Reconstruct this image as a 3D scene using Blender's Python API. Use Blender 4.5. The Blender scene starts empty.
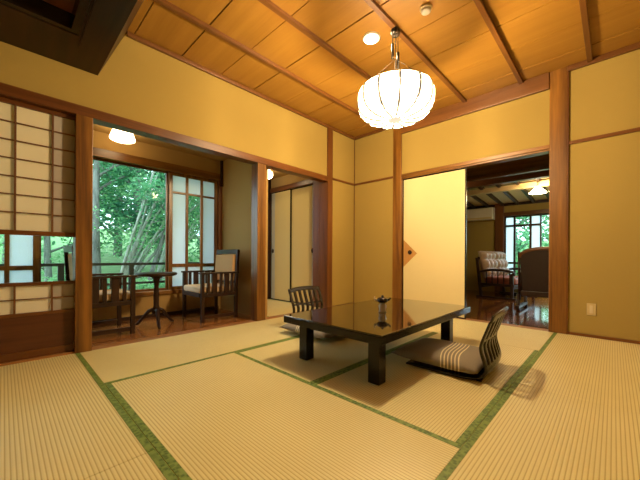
import bpy, bmesh, math, random
from mathutils import Vector, Matrix
random.seed(7)
SC = bpy.context.scene
COL = SC.collection
PI = math.pi
# ------------------------------------------------------------------ dimensions
XR, YL, X0, Y0 = 4.12, 3.17, .44, .46      # right wall, left wall, tatami grid
WX, WY = .92, .9033
XB, YB = -1.40, -1.347                     # walls behind the camera
ZC = 2.81
# ------------------------------------------------------------------ materials
def mat(name):
    m = bpy.data.materials.new(name); m.use_nodes = True
    return m, m.node_tree, m.node_tree.nodes['Principled BSDF']
def rgb(c): return (c[0], c[1], c[2], 1)
def plain(name, c, rough=.5, metal=0, bump=0, bscale=60, var=0, spec=.5, coat=0):
    m, nt, b = mat(name)
    b.inputs['Base Color'].default_value = rgb(c); b.inputs['Roughness'].default_value = rough
    b.inputs['Metallic'].default_value = metal; b.inputs['Specular IOR Level'].default_value = spec
    b.inputs['Coat Weight'].default_value = coat; b.inputs['Coat Roughness'].default_value = .04
    tc = nt.nodes.new('ShaderNodeTexCoord')
    n = nt.nodes.new('ShaderNodeTexNoise'); n.inputs['Scale'].default_value = bscale; n.inputs['Detail'].default_value = 4
    nt.links.new(tc.outputs['Object'], n.inputs['Vector'])
    if var:
        mx = nt.nodes.new('ShaderNodeMix'); mx.data_type = 'RGBA'
        mx.inputs[6].default_value = rgb([x*(1-var) for x in c]); mx.inputs[7].default_value = rgb([min(1, x*(1+var)) for x in c])
        nt.links.new(n.outputs['Fac'], mx.inputs[0]); nt.links.new(mx.outputs[2], b.inputs['Base Color'])
    if bump:
        bp = nt.nodes.new('ShaderNodeBump'); bp.inputs['Strength'].default_value = bump; bp.inputs['Distance'].default_value = .002
        nt.links.new(n.outputs['Fac'], bp.inputs['Height']); nt.links.new(bp.outputs[0], b.inputs['Normal'])
    return m
def wood(name, dark, light, axis='Z', rough=.42, scale=9, stretch=.06, boards=None, spec=.5, coat=0):
    m, nt, b = mat(name)
    tc = nt.nodes.new('ShaderNodeTexCoord'); mp = nt.nodes.new('ShaderNodeMapping')
    s = [scale]*3; s['XYZ'.index(axis)] = scale*stretch; mp.inputs['Scale'].default_value = s
    nt.links.new(tc.outputs['Object'], mp.inputs['Vector'])
    n1 = nt.nodes.new('ShaderNodeTexNoise'); n1.inputs['Scale'].default_value = 1; n1.inputs['Detail'].default_value = 3; n1.inputs['Distortion'].default_value = 1.2
    n2 = nt.nodes.new('ShaderNodeTexNoise'); n2.inputs['Scale'].default_value = 9; n2.inputs['Detail'].default_value = 5
    nt.links.new(mp.outputs[0], n1.inputs['Vector']); nt.links.new(mp.outputs[0], n2.inputs['Vector'])
    ad = nt.nodes.new('ShaderNodeMath'); ad.operation = 'MULTIPLY_ADD'; ad.inputs[1].default_value = .35
    nt.links.new(n2.outputs['Fac'], ad.inputs[0]); nt.links.new(n1.outputs['Fac'], ad.inputs[2])
    cr = nt.nodes.new('ShaderNodeValToRGB'); cr.color_ramp.elements[0].position = .42; cr.color_ramp.elements[1].position = .92
    cr.color_ramp.elements[0].color = rgb(dark); cr.color_ramp.elements[1].color = rgb(light)
    nt.links.new(ad.outputs[0], cr.inputs[0]); nt.links.new(cr.outputs[0], b.inputs['Base Color'])
    b.inputs['Roughness'].default_value = rough; b.inputs['Specular IOR Level'].default_value = spec
    b.inputs['Coat Weight'].default_value = coat; b.inputs['Coat Roughness'].default_value = .08
    if boards:                                     # plank joints: (axis across, width)
        sx = nt.nodes.new('ShaderNodeSeparateXYZ'); nt.links.new(tc.outputs['Object'], sx.inputs[0])
        dv = nt.nodes.new('ShaderNodeMath'); dv.operation = 'DIVIDE'; dv.inputs[1].default_value = boards[1]
        nt.links.new(sx.outputs['XYZ'.index(boards[0])], dv.inputs[0])
        fr = nt.nodes.new('ShaderNodeMath'); fr.operation = 'FRACT'; nt.links.new(dv.outputs[0], fr.inputs[0])
        fl = nt.nodes.new('ShaderNodeMath'); fl.operation = 'FLOOR'; nt.links.new(dv.outputs[0], fl.inputs[0])
        wn = nt.nodes.new('ShaderNodeTexWhiteNoise'); wn.noise_dimensions = '1D'; nt.links.new(fl.outputs[0], wn.inputs['W'])
        ls = nt.nodes.new('ShaderNodeMath'); ls.operation = 'LESS_THAN'; ls.inputs[1].default_value = .035; nt.links.new(fr.outputs[0], ls.inputs[0])
        mr = nt.nodes.new('ShaderNodeMapRange'); mr.inputs['To Min'].default_value = .78; mr.inputs['To Max'].default_value = 1.15
        nt.links.new(wn.outputs['Value'], mr.inputs['Value'])
        sb = nt.nodes.new('ShaderNodeMath'); sb.operation = 'SUBTRACT'; sb.inputs[0].default_value = 1; nt.links.new(ls.outputs[0], sb.inputs[1])
        ml = nt.nodes.new('ShaderNodeMath'); ml.operation = 'MULTIPLY'; nt.links.new(mr.outputs[0], ml.inputs[0]); nt.links.new(sb.outputs[0], ml.inputs[1])
        vm = nt.nodes.new('ShaderNodeVectorMath'); vm.operation = 'SCALE'
        nt.links.new(cr.outputs[0], vm.inputs[0]); nt.links.new(ml.outputs[0], vm.inputs['Scale']); nt.links.new(vm.outputs[0], b.inputs['Base Color'])
    return m
def tatami(name, across):
    """woven rush: ribs 14 mm apart, counted across the given axis"""
    m, nt, b = mat(name)
    tc = nt.nodes.new('ShaderNodeTexCoord'); sx = nt.nodes.new('ShaderNodeSeparateXYZ'); nt.links.new(tc.outputs['Object'], sx.inputs[0])
    ml = nt.nodes.new('ShaderNodeMath'); ml.operation = 'MULTIPLY'; ml.inputs[1].default_value = 2*PI/.0152
    nt.links.new(sx.outputs['XYZ'.index(across)], ml.inputs[0])
    sn = nt.nodes.new('ShaderNodeMath'); sn.operation = 'SINE'; nt.links.new(ml.outputs[0], sn.inputs[0])
    mr = nt.nodes.new('ShaderNodeMapRange'); mr.inputs['From Min'].default_value = -1; mr.inputs['From Max'].default_value = -.35
    nt.links.new(sn.outputs[0], mr.inputs['Value'])
    no = nt.nodes.new('ShaderNodeTexNoise'); no.inputs['Scale'].default_value = 2.2; nt.links.new(tc.outputs['Object'], no.inputs['Vector'])
    mp = nt.nodes.new('ShaderNodeMapping'); s = [260, 260, 10]; s['XY'.index(across)] = 25; mp.inputs['Scale'].default_value = s
    nt.links.new(tc.outputs['Object'], mp.inputs['Vector'])
    nf = nt.nodes.new('ShaderNodeTexNoise'); nf.inputs['Scale'].default_value = 1; nt.links.new(mp.outputs[0], nf.inputs['Vector'])
    av = nt.nodes.new('ShaderNodeMath'); av.operation = 'MULTIPLY_ADD'; av.inputs[1].default_value = .5; nt.links.new(nf.outputs['Fac'], av.inputs[0]); nt.links.new(no.outputs['Fac'], av.inputs[2])
    m1 = nt.nodes.new('ShaderNodeMix'); m1.data_type = 'RGBA'
    m1.inputs[6].default_value = (.70, .61, .29, 1); m1.inputs[7].default_value = (.84, .76, .42, 1)
    nt.links.new(av.outputs[0], m1.inputs[0])
    m2 = nt.nodes.new('ShaderNodeMix'); m2.data_type = 'RGBA'; m2.inputs[6].default_value = (.54, .43, .16, 1)
    nt.links.new(mr.outputs[0], m2.inputs[0]); nt.links.new(m1.outputs[2], m2.inputs[7]); nt.links.new(m2.outputs[2], b.inputs['Base Color'])
    bp = nt.nodes.new('ShaderNodeBump'); bp.inputs['Strength'].default_value = .22; bp.inputs['Distance'].default_value = .0015
    nt.links.new(sn.outputs[0], bp.inputs['Height']); nt.links.new(bp.outputs[0], b.inputs['Normal'])
    b.inputs['Roughness'].default_value = .40; b.inputs['Specular IOR Level'].default_value = .5
    return m
def heri(name):
    m, nt, b = mat(name)
    tc = nt.nodes.new('ShaderNodeTexCoord')
    v = nt.nodes.new('ShaderNodeTexVoronoi'); v.inputs['Scale'].default_value = 55; v.distance = 'CHEBYCHEV'
    nt.links.new(tc.outputs['Object'], v.inputs['Vector'])
    cr = nt.nodes.new('ShaderNodeValToRGB'); cr.color_ramp.elements[0].position = .2; cr.color_ramp.elements[1].position = .55
    cr.color_ramp.elements[0].color = (.07, .135, .025, 1); cr.color_ramp.elements[1].color = (.21, .31, .07, 1)
    nt.links.new(v.outputs['Distance'], cr.inputs[0]); nt.links.new(cr.outputs[0], b.inputs['Base Color']); b.inputs['Roughness'].default_value = .6
    return m
def emis(name, c, s, base=(.8, .8, .8)):
    m, nt, b = mat(name)
    b.inputs['Base Color'].default_value = rgb(base); b.inputs['Emission Color'].default_value = rgb(c); b.inputs['Emission Strength'].default_value = s
    return m
def paper(name, c, trans=.5):
    m, nt, b = mat(name)
    out = nt.nodes['Material Output']
    t = nt.nodes.new('ShaderNodeBsdfTranslucent'); t.inputs[0].default_value = rgb(c)
    b.inputs['Base Color'].default_value = rgb(c); b.inputs['Roughness'].default_value = .8
    tc = nt.nodes.new('ShaderNodeTexCoord'); n = nt.nodes.new('ShaderNodeTexNoise'); n.inputs['Scale'].default_value = 140
    nt.links.new(tc.outputs['Object'], n.inputs['Vector'])
    bp = nt.nodes.new('ShaderNodeBump'); bp.inputs['Strength'].default_value = .1; nt.links.new(n.outputs['Fac'], bp.inputs['Height']); nt.links.new(bp.outputs[0], b.inputs['Normal'])
    mx = nt.nodes.new('ShaderNodeMixShader'); mx.inputs[0].default_value = trans
    nt.links.new(b.outputs[0], mx.inputs[1]); nt.links.new(t.outputs[0], mx.inputs[2]); nt.links.new(mx.outputs[0], out.inputs[0])
    return m
def glass(name):
    m, nt, b = mat(name)
    out = nt.nodes['Material Output']; nt.nodes.remove(b)
    t = nt.nodes.new('ShaderNodeBsdfTransparent'); t.inputs[0].default_value = (.93, .97, .96, 1)
    g = nt.nodes.new('ShaderNodeBsdfGlossy'); g.inputs['Roughness'].default_value = .02
    f = nt.nodes.new('ShaderNodeFresnel'); f.inputs['IOR'].default_value = 1.45
    mx = nt.nodes.new('ShaderNodeMixShader'); sc_ = nt.nodes.new('ShaderNodeMath'); sc_.operation = 'MULTIPLY'; sc_.inputs[1].default_value = .04; nt.links.new(f.outputs[0], sc_.inputs[0]); nt.links.new(sc_.outputs[0], mx.inputs[0]); nt.links.new(t.outputs[0], mx.inputs[1]); nt.links.new(g.outputs[0], mx.inputs[2])
    nt.links.new(mx.outputs[0], out.inputs[0])
    return m
def leafmat(name, a, c):
    m, nt, b = mat(name)
    out = nt.nodes['Material Output']
    tc = nt.nodes.new('ShaderNodeTexCoord'); n = nt.nodes.new('ShaderNodeTexNoise'); n.inputs['Scale'].default_value = 3.5; n.inputs['Detail'].default_value = 3
    nt.links.new(tc.outputs['Object'], n.inputs['Vector'])
    cr = nt.nodes.new('ShaderNodeValToRGB'); cr.color_ramp.elements[0].position = .3; cr.color_ramp.elements[1].position = .7
    cr.color_ramp.elements[0].color = rgb(a); cr.color_ramp.elements[1].color = rgb(c); nt.links.new(n.outputs['Fac'], cr.inputs[0])
    nt.links.new(cr.outputs[0], b.inputs['Base Color']); b.inputs['Roughness'].default_value = .4
    t = nt.nodes.new('ShaderNodeBsdfTranslucent'); nt.links.new(cr.outputs[0], t.inputs[0])
    mx = nt.nodes.new('ShaderNodeMixShader'); mx.inputs[0].default_value = .5
    nt.links.new(b.outputs[0], mx.inputs[1]); nt.links.new(t.outputs[0], mx.inputs[2]); nt.links.new(mx.outputs[0], out.inputs[0])
    return m
def striped(name):
    """grey-brown cushion cloth with a bundle of wavy cream lines across the middle"""
    m, nt, b = mat(name)
    tc = nt.nodes.new('ShaderNodeTexCoord'); sx = nt.nodes.new('ShaderNodeSeparateXYZ'); nt.links.new(tc.outputs['Object'], sx.inputs[0])
    def M(op, a, c=None, d=None):
        x = nt.nodes.new('ShaderNodeMath'); x.operation = op
        for i, v in enumerate((a, c, d)):
            if v is None: continue
            if isinstance(v, (int, float)): x.inputs[i].default_value = v
            else: nt.links.new(v, x.inputs[i])
        return x.outputs[0]
    X, Y = sx.outputs[0], sx.outputs[1]
    wav = M('MULTIPLY', M('SINE', M('MULTIPLY', X, 9.5)), .021)
    u = M('ADD', M('ADD', Y, wav), M('MULTIPLY', X, -.25))           # across the lines
    fr = M('FRACT', M('DIVIDE', u, .024))
    line = M('LESS_THAN', fr, .34)
    band = M('LESS_THAN', M('ABSOLUTE', M('ADD', u, .072)), .072)
    f = M('MULTIPLY', line, band)
    n = nt.nodes.new('ShaderNodeTexNoise'); n.inputs['Scale'].default_value = 220; nt.links.new(tc.outputs['Object'], n.inputs['Vector'])
    m1 = nt.nodes.new('ShaderNodeMix'); m1.data_type = 'RGBA'; m1.inputs[6].default_value = (.20, .165, .12, 1); m1.inputs[7].default_value = (.32, .275, .21, 1)
    nt.links.new(n.outputs['Fac'], m1.inputs[0])
    m2 = nt.nodes.new('ShaderNodeMix'); m2.data_type = 'RGBA'; m2.inputs[7].default_value = (.85, .74, .46, 1)
    nt.links.new(f, m2.inputs[0]); nt.links.new(m1.outputs[2], m2.inputs[6]); nt.links.new(m2.outputs[2], b.inputs['Base Color'])
    b.inputs['Roughness'].default_value = .8; b.inputs['Sheen Weight'].default_value = .2
    return m

POSTC = ((.07, .022, .003), (.29, .125, .019))
M = {}
for ax in 'XYZ':
    M['post'+ax] = wood('post_wood_'+ax, POSTC[0], POSTC[1], ax, .35)
    M['red'+ax] = wood('red_wood_'+ax, (.08, .024, .005), (.18, .063, .014), ax, .35)
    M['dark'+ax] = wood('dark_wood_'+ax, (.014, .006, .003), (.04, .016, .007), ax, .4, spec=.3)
    M['batten'+ax] = wood('batten_wood_'+ax, (.09, .030, .006), (.18, .07, .016), ax, .4)
M['plaster'] = plain('ochre_plaster', (.36, .253, .068), .85, bump=.5, bscale=220, var=.05, spec=.2)
M['plaster_tan'] = plain('tan_plaster', (.40, .25, .085), .85, bump=.4, bscale=180, var=.06, spec=.2)
M['ceilboard'] = wood('cedar_ceiling_board', (.27, .125, .015), (.35, .175, .026), 'Y', .45, 7, .05)
M['gap'] = plain('board_gap', (.03, .012, .004), .8)
M['shikii'] = wood('threshold_wood', (.25, .10, .03), (.42, .19, .06), 'X', .4)
M['shikiiY'] = wood('threshold_wood_y', (.25, .10, .03), (.42, .19, .06), 'Y', .4)
M['engawa'] = wood('veranda_floor_wood', (.22, .075, .02), (.40, .16, .045), 'X', .22, 8, .06, ('Y', .11), coat=.4)
M['livfloor'] = wood('polished_floor_wood', (.10, .032, .010), (.20, .07, .022), 'X', .14, 8, .06, ('Y', .09), coat=.6)
M['fusuma'] = plain('fusuma_paper', (.76, .64, .34), .8, var=.03, bscale=90, spec=.2)
M['fusuma_grey'] = plain('fusuma_border_paper', (.50, .50, .40), .8, var=.03, spec=.2)
M['diamond'] = wood('fusuma_diamond_patch', (.42, .20, .05), (.58, .30, .08), 'Z', .5)
M['black'] = plain('black_lacquer', (.012, .008, .006), .25)
M['lacquer'] = plain('table_lacquer', (.016, .0085, .004), .07, var=.1, bscale=8, spec=.75, coat=.6)
M['leglac'] = plain('leg_lacquer', (.008, .005, .003), .22, var=.1, bscale=8, spec=.35)
M['zaisu'] = wood('chair_plywood', (.007, .004, .0025), (.020, .011, .006), 'Z', .25, 14, .1)
M['cushion'] = striped('cushion_cloth')
M['paper'] = paper('shoji_paper', (.88, .80, .62), .35)
M['paper_grey'] = paper('shoji_paper_grey', (.50, .45, .40), .2)  # greyer, less translucent paper for the last lattice column
M['kumiko'] = wood('lattice_wood', (.10, .035, .010), (.20, .075, .02), 'Z', .5)
M['koshi'] = wood('koshi_board', (.065, .018, .006), (.12, .036, .010), 'X', .4)
M['frost'] = paper('frosted_glass', (.84, .89, .93), .75)
M['glass'] = glass('clear_glass')
M['shade'] = emis('lantern_cloth', (1, .84, .62), 4.2, (.9, .85, .75))
_nt = M['shade'].node_tree; _t = _nt.nodes.new('ShaderNodeBsdfTransparent'); _m = _nt.nodes.new('ShaderNodeMixShader'); _m.inputs[0].default_value = .45
_nt.links.new(_nt.nodes['Principled BSDF'].outputs[0], _m.inputs[1]); _nt.links.new(_t.outputs[0], _m.inputs[2]); _nt.links.new(_m.outputs[0], _nt.nodes['Material Output'].inputs[0])
M['cap'] = emis('lantern_cap', (1, .88, .70), 3.4, (.8, .75, .65))
M['rib'] = emis('lantern_rib', (1, .92, .80), .05, (.22, .20, .17))
M['hub'] = emis('lantern_hub', (1, .85, .65), .75, (.6, .55, .5))
M['dome'] = emis('lamp_glass', (1, .74, .40), 13.0)
M['disc'] = emis('downlight_disc', (1, .80, .5), 9.0)
M['cone'] = emis('shade_glass', (1, .80, .46), 48)
M['iron'] = plain('dark_iron', (.03, .022, .016), .4, .6)
M['white'] = plain('white_plastic', (.66, .60, .48), .4)
M['socket'] = plain('outlet_face', (.62, .52, .33), .4)
M['beige'] = plain('beige_plate', (.55, .42, .2), .4)
M['cream'] = plain('cream_cloth', (.70, .50, .30), .85, bump=.3, bscale=260, var=.08)
M['tancloth'] = plain('tan_cloth', (.55, .32, .13), .85, bump=.3, bscale=260, var=.08)
M['leather'] = plain('sofa_cloth', (.33, .22, .14), .4, bump=.3, bscale=50, var=.12)
M['redseat'] = plain('red_brown_cloth', (.26, .07, .035), .6, bump=.3, bscale=100, var=.15)
M['brownback'] = plain('brown_panel', (.022, .010, .006), .5, var=.2, bscale=10)
M['bark'] = wood('tree_bark', (.07, .075, .06), (.24, .25, .21), 'Z', .9, 14, .15)
M['barkpale'] = wood('pale_bark', (.20, .22, .18), (.45, .48, .40), 'Z', .9, 14, .15)
M['leafA'] = leafmat('maple_leaf', (.035, .19, .085), (.22, .54, .26))
M['leafB'] = leafmat('deep_leaf', (.02, .11, .06), (.10, .33, .17))
M['leafC'] = leafmat('bright_leaf', (.08, .28, .11), (.36, .66, .30))
M['moss'] = plain('garden_moss', (.16, .30, .10), .9, var=.4, bscale=3)
M['rail'] = plain('rail_paint', (.03, .035, .035), .4)
M['blackglass'] = plain('black_glaze', (.015, .013, .02), .08, coat=.5)
M['glaze'] = plain('pale_glaze', (.60, .54, .42), .12, coat=.5)
M['heri'] = heri('green_border')
M['tatX'] = tatami('rush_mat_x', 'Y'); M['tatY'] = tatami('rush_mat_y', 'X')
M['subfloor'] = plain('subfloor_wood', (.3, .2, .1), .8)

# ------------------------------------------------------------------ mesh helpers
class MB:
    def __init__(s): s.v, s.f, s.sm = [], [], []
    def add(s, vs, fs, smooth=False):
        o = len(s.v); s.v += [tuple(p) for p in vs]
        for f in fs: s.f.append([o+i for i in f]); s.sm.append(smooth)
        return s
    def box(s, x0, x1, y0, y1, z0, z1, mtx=None):
        vs = [Vector((x, y, z)) for x in (x0, x1) for y in (y0, y1) for z in (z0, z1)]
        if mtx is not None: vs = [mtx @ p for p in vs]
        return s.add(vs, [(0, 1, 3, 2), (4, 6, 7, 5), (0, 4, 5, 1), (2, 3, 7, 6), (0, 2, 6, 4), (1, 5, 7, 3)])
    def bar(s, a, b, w, h, up=(0, 0, 1)):
        a, b = Vector(a), Vector(b); d = (b-a).normalized(); up = Vector(up)
        sd = d.cross(up)
        if sd.length < 1e-4: sd = d.cross(Vector((1, 0, 0)))
        sd.normalize(); u = sd.cross(d)
        vs = [p + sd*i*w/2 + u*j*h/2 for p in (a, b) for i, j in ((-1, -1), (1, -1), (1, 1), (-1, 1))]
        return s.add(vs, [(3, 2, 1, 0), (4, 5, 6, 7), (0, 1, 5, 4), (1, 2, 6, 5), (2, 3, 7, 6), (3, 0, 4, 7)])
    def tube(s, pts, rad, n=8, cap=True):
        pts = [Vector(p) for p in pts]
        if not isinstance(rad, (list, tuple)): rad = [rad]*len(pts)
        vs, fs = [], []
        ref = Vector((0, 0, 1)) if abs((pts[-1]-pts[0]).normalized().z) < .9 else Vector((1, 0, 0))
        for i, p in enumerate(pts):
            d = (pts[min(i+1, len(pts)-1)] - pts[max(i-1, 0)]).normalized()
            a = d.cross(ref).normalized(); b = d.cross(a)
            for k in range(n):
                t = 2*PI*k/n; vs.append(p + (a*math.cos(t)+b*math.sin(t))*rad[i])
        for i in range(len(pts)-1):
            for k in range(n):
                k2 = (k+1) % n; fs.append((i*n+k, i*n+k2, (i+1)*n+k2, (i+1)*n+k))
        if cap: fs.append(tuple(range(n))[::-1]); fs.append(tuple(range((len(pts)-1)*n, len(pts)*n)))
        return s.add(vs, fs, True)
    def lathe(s, prof, n=24, c=(0, 0, 0)):
        vs, fs = [], []
        for r, z in prof:
            for k in range(n):
                t = 2*PI*k/n; vs.append((c[0]+r*math.cos(t), c[1]+r*math.sin(t), c[2]+z))
        for i in range(len(prof)-1):
            for k in range(n):
                k2 = (k+1) % n; fs.append((i*n+k, i*n+k2, (i+1)*n+k2, (i+1)*n+k))
        fs.append(tuple(range(n))[::-1]); fs.append(tuple(range((len(prof)-1)*n, len(prof)*n)))
        return s.add(vs, fs, True)
    def build(s, name, m, parent=None, bevel=0, loc=None, seg=2):
        me = bpy.data.meshes.new(name); me.from_pydata(s.v, [], s.f); me.update()
        bm = bmesh.new(); bm.from_mesh(me); bmesh.ops.recalc_face_normals(bm, faces=bm.faces); bm.to_mesh(me); bm.free()
        for p, q in zip(me.polygons, s.sm): p.use_smooth = q
        me.materials.append(m)
        o = bpy.data.objects.new(name, me); COL.objects.link(o)
        if loc: o.location = loc
        if parent: o.parent = parent
        if bevel:
            b = o.modifiers.new('bevel', 'BEVEL'); b.width = bevel; b.segments = seg; b.limit_method = 'ANGLE'
        return o
def BX(*a): return MB().box(*a)
def struct(o): o['kind'] = 'structure'; return o
def tag(o, label, cat, group=None):
    o['label'] = label; o['category'] = cat
    if group: o['group'] = group
    return o
def thing(name, label, cat, loc, rz=0, group=None):
    o = bpy.data.objects.new(name, None); COL.objects.link(o); o.empty_display_size = .1
    o.location = loc; o.rotation_euler = (0, 0, rz)
    return tag(o, label, cat, group)
def sthing(name, loc=(0, 0, 0)):
    o = bpy.data.objects.new(name, None); COL.objects.link(o); o.location = loc; o.empty_display_size = .1
    o['kind'] = 'structure'; return o
def copy_tree(o, parent=None):
    c = o.copy(); COL.objects.link(c); c.parent = parent
    for ch in [x for x in bpy.data.objects if x.parent == o]: copy_tree(ch, c)
    return c
TR = [0]
def trim(mb, m, bevel=.004):
    TR[0] += 1
    return struct(mb.build('trim_%d' % TR[0], m, None, bevel))
def SB(name, m, *a, bevel=0): return struct(BX(*a).build(name, m, None, bevel))

# ================================================================== TATAMI ROOM SHELL
SB('floor', M['subfloor'], XB-.1, XR+.05, YB-.1, YL+.02, -.12, -.055)
# left wall (hanging wall above the openings, and pier by the corner)
SB('wall_left', M['plaster'], XB, 3.434, YL, YL+.10, 2.03, ZC+.05)
SB('wall_left_pier', M['plaster'], 3.549, XR+.1, YL, YL+.10, 0, ZC+.05)
SB('wall_right_pier', M['plaster'], XR, XR+.10, 2.42, YL, 0, ZC+.05)
SB('wall_right_over_door', M['plaster'], XR, XR+.10, .507, 2.282, 2.03, ZC+.05)
SB('wall_right', M['plaster'], XR, XR+.10, YB, .357, 0, ZC+.05)
SB('wall_back', M['plaster'], XB-.1, XB, YB, YL+.1, 0, ZC+.05)
SB('wall_front', M['plaster'], XB-.1, XR+.1, YB-.1, YB, 0, ZC+.05)
# ceiling: cedar boards with lap joints, dark gap behind
mb = MB(); xs = [-1.40, -.90, -.47, -.04, .39, .82, 1.24, 1.665, 2.09, 2.545, 2.98, 3.41, 3.84, XR]
for i in range(len(xs)-1): mb.box(xs[i]+.005, xs[i+1]-.005, YB, YL, ZC+.003*(i % 2), ZC+.02)
struct(mb.build('ceiling', M['ceilboard']))
SB('ceiling_backing', M['gap'], XB, XR, YB, YL, ZC+.021, ZC+.05)
for y in (2.56, 1.97, 1.375, .766, .18, -.41, -1.0):
    trim(BX(XB, XR-.02, y-.021, y+.021, ZC-.034, ZC-.0005), M['battenX'], .003)
# cornice
trim(BX(.76, XR, YL-.035, YL, 2.77, ZC-.0005), M['battenX'])
trim(BX(XR-.035, XR, 2.42, YL-.036, 2.77, ZC-.0005), M['battenY'])
trim(BX(XR-.035, XR, YB, .357, 2.755, ZC-.0005), M['battenY'])
trim(BX(XR-.04, XR, .507, 2.282, 2.63, ZC-.0005), M['battenY'], .006)
trim(BX(XB, XB+.035, YB, 1.2, 2.77, ZC-.0005), M['battenY'])
# posts
trim(BX(.406, .519, YL-.02, YL+.115, 0, 2.03), M['postZ'])
trim(BX(2.165, 2.29, YL-.018, YL+.12, 0, 1.95), M['postZ'])
trim(BX(3.434, 3.549, YL-.02, YL+.15, 0, 2.855), M['redZ'])
trim(BX(XR-.022, XR+.12, 2.282, 2.42, 0, 2.855), M['postZ'])
trim(BX(XR-.022, XR+.12, .357, .507, 0, 2.855), M['postZ'])
trim(BX(XR-.010, XR, YL-.010, YL, 0, 2.77), M['redZ'], 0)
trim(BX(XR-.024, XR-.002, .345, .357, 0, 2.755), M['redZ'], 0)
# lintels (kamoi) and rails
trim(MB().box(XB, 3.434, YL-.022, YL-.0005, 1.95, 2.03).box(XB, 3.434, YL-.0005, YL+.11, 1.95, 2.0295), M['redX'], .003)
trim(BX(3.549, XR-.011, YL-.018, YL, 2.0, 2.03), M['redX'], .002)
trim(BX(XR-.018, XR, 2.42, YL-.011, 2.0, 2.03), M['redY'], .002)
trim(BX(XR-.018, XR, YB, .345, 1.987, 2.022), M['redY'], .002)
trim(MB().box(XR-.02, XR-.0005, .507, 2.282, 1.985, 2.03).box(XR-.0005, XR+.12, .507, 2.282, 1.965, 2.0295), M['postY'], .003)
# thresholds
trim(BX(.519, 2.165, YL+.0005, YL+.12, -.055, .0), M['shikii'], .002)
trim(BX(2.29, 3.434, YL+.0005, YL+.12, -.055, .0), M['shikii'], .002)
trim(BX(XB, .406, YL+.0005, YL+.12, -.055, .012), M['shikii'], .002)
trim(BX(XR+.0005, XR+.12, .507, 2.282, -.055, .0), M['shikiiY'], .002)
# skirting strips
struct(BX(XR-.012, XR, YB, .345, 0, .028).build('baseboard_right', M['redY']))
struct(BX(XR-.012, XR, 2.42, YL-.011, 0, .028).build('baseboard_right_pier', M['redY']))
struct(BX(3.549, XR-.011, YL-.012, YL, 0, .028).build('baseboard_left_pier', M['redX']))

# lowered dark coffer near the left wall
mb = MB()
y1 = YL-.001; xa = XB+.001
def prism(mb, prof, ya, yb):
    n = len(prof)
    mb.add([(x, ya, z) for x, z in prof]+[(x, yb, z) for x, z in prof],
           [tuple(range(n)), tuple(range(n, 2*n))[::-1]] + [(i, n+i, n+(i+1) % n, (i+1) % n) for i in range(n)])
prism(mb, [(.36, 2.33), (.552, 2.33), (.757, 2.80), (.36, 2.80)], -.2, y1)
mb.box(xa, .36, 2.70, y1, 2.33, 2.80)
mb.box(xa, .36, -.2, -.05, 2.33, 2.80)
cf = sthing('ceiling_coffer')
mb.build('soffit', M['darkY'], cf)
MB().box(xa, .36, 2.655, 2.70, 2.335, 2.46).box(.315, .36, -.05, 2.655, 2.335, 2.46).build('frame_strip', M['black'], cf)
BX(xa, .315, -.05, 2.655, 2.44, 2.46).build('coffer_panel', M['koshi'], cf)
BX(.375, .398, -.2, 2.82, 2.318, 2.33).build('edge_strip', M['darkY'], cf)

# ------------------------------------------------------------------ tatami mats (each lifts out)
def mat_unit(x0, x1, y0, y1, long, label, group=None, sides=(-1, 1)):
    cx, cy = (x0+x1)/2, (y0+y1)/2
    t = thing('tatami_mat', label, 'tatami mat', (cx, cy, -.055), 0, group)
    hx, hy = (x1-x0)/2-.0012, (y1-y0)/2-.0012
    BX(-hx, hx, -hy, hy, 0, .054).build('rush_surface', M['tatX' if long == 'X' else 'tatY'], t, .0012)
    for s in sides:
        if long == 'X': b = BX(-hx, hx, min(s*hy, s*(hy-.030)), max(s*hy, s*(hy-.030)), .0541, .0556)
        else: b = BX(min(s*hx, s*(hx-.030)), max(s*hx, s*(hx-.030)), -hy, hy, .0541, .0556)
        b.build('border', M['heri'], t)
    return t
ym, yn = Y0+WY, Y0+2*WY
mat_unit(X0, X0+2*WX, yn, YL, 'X', 'straw tatami mat along the veranda sill, pale with daylight', sides=(-1,))
mat_unit(X0+2*WX, XR, yn, YL, 'X', 'straw tatami mat in the far corner beyond the low table', sides=(-1,))
mat_unit(X0, X0+WX, Y0, yn, 'Y', 'large bright tatami mat at the centre front, left of the low table')
mat_unit(X0+WX, X0+3*WX, Y0, ym, 'X', 'tatami mat under the near side of the low table and the striped cushion')
mat_unit(X0+WX, X0+3*WX, ym, yn, 'X', 'tatami mat under the far side of the low table')
mat_unit(X0+3*WX, XR, Y0, yn, 'Y', 'tatami mat lying crosswise before the living room doorway', sides=())
mat_unit(X0-WX, X0, ym, YL, 'Y', 'tatami mat beside the paper screen at the left wall')
mat_unit(X0-WX, X0, Y0-WY, ym, 'Y', 'tatami mat at the lower left edge of the picture')
mat_unit(X0+2*WX, XR, Y0-WY, Y0, 'X', 'tatami mat along the right wall under the outlet')
mat_unit(X0, X0+2*WX, Y0-WY, Y0, 'X', 'tatami mat at the lower right edge of the picture')
hid = 'tatami mats behind the viewpoint'
for a in ((XB, X0-WX, ym, YL, 'Y'), (XB, X0-WX, Y0-WY, ym, 'Y'), (X0, X0+2*WX, Y0-2*WY, Y0-WY, 'X'), (X0+2*WX, XR, Y0-2*WY, Y0-WY, 'X'), (XB, X0, Y0-2*WY, Y0-WY, 'X')):
    mat_unit(*a, 'straw tatami mat behind the viewpoint, outside the picture', hid)

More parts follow.
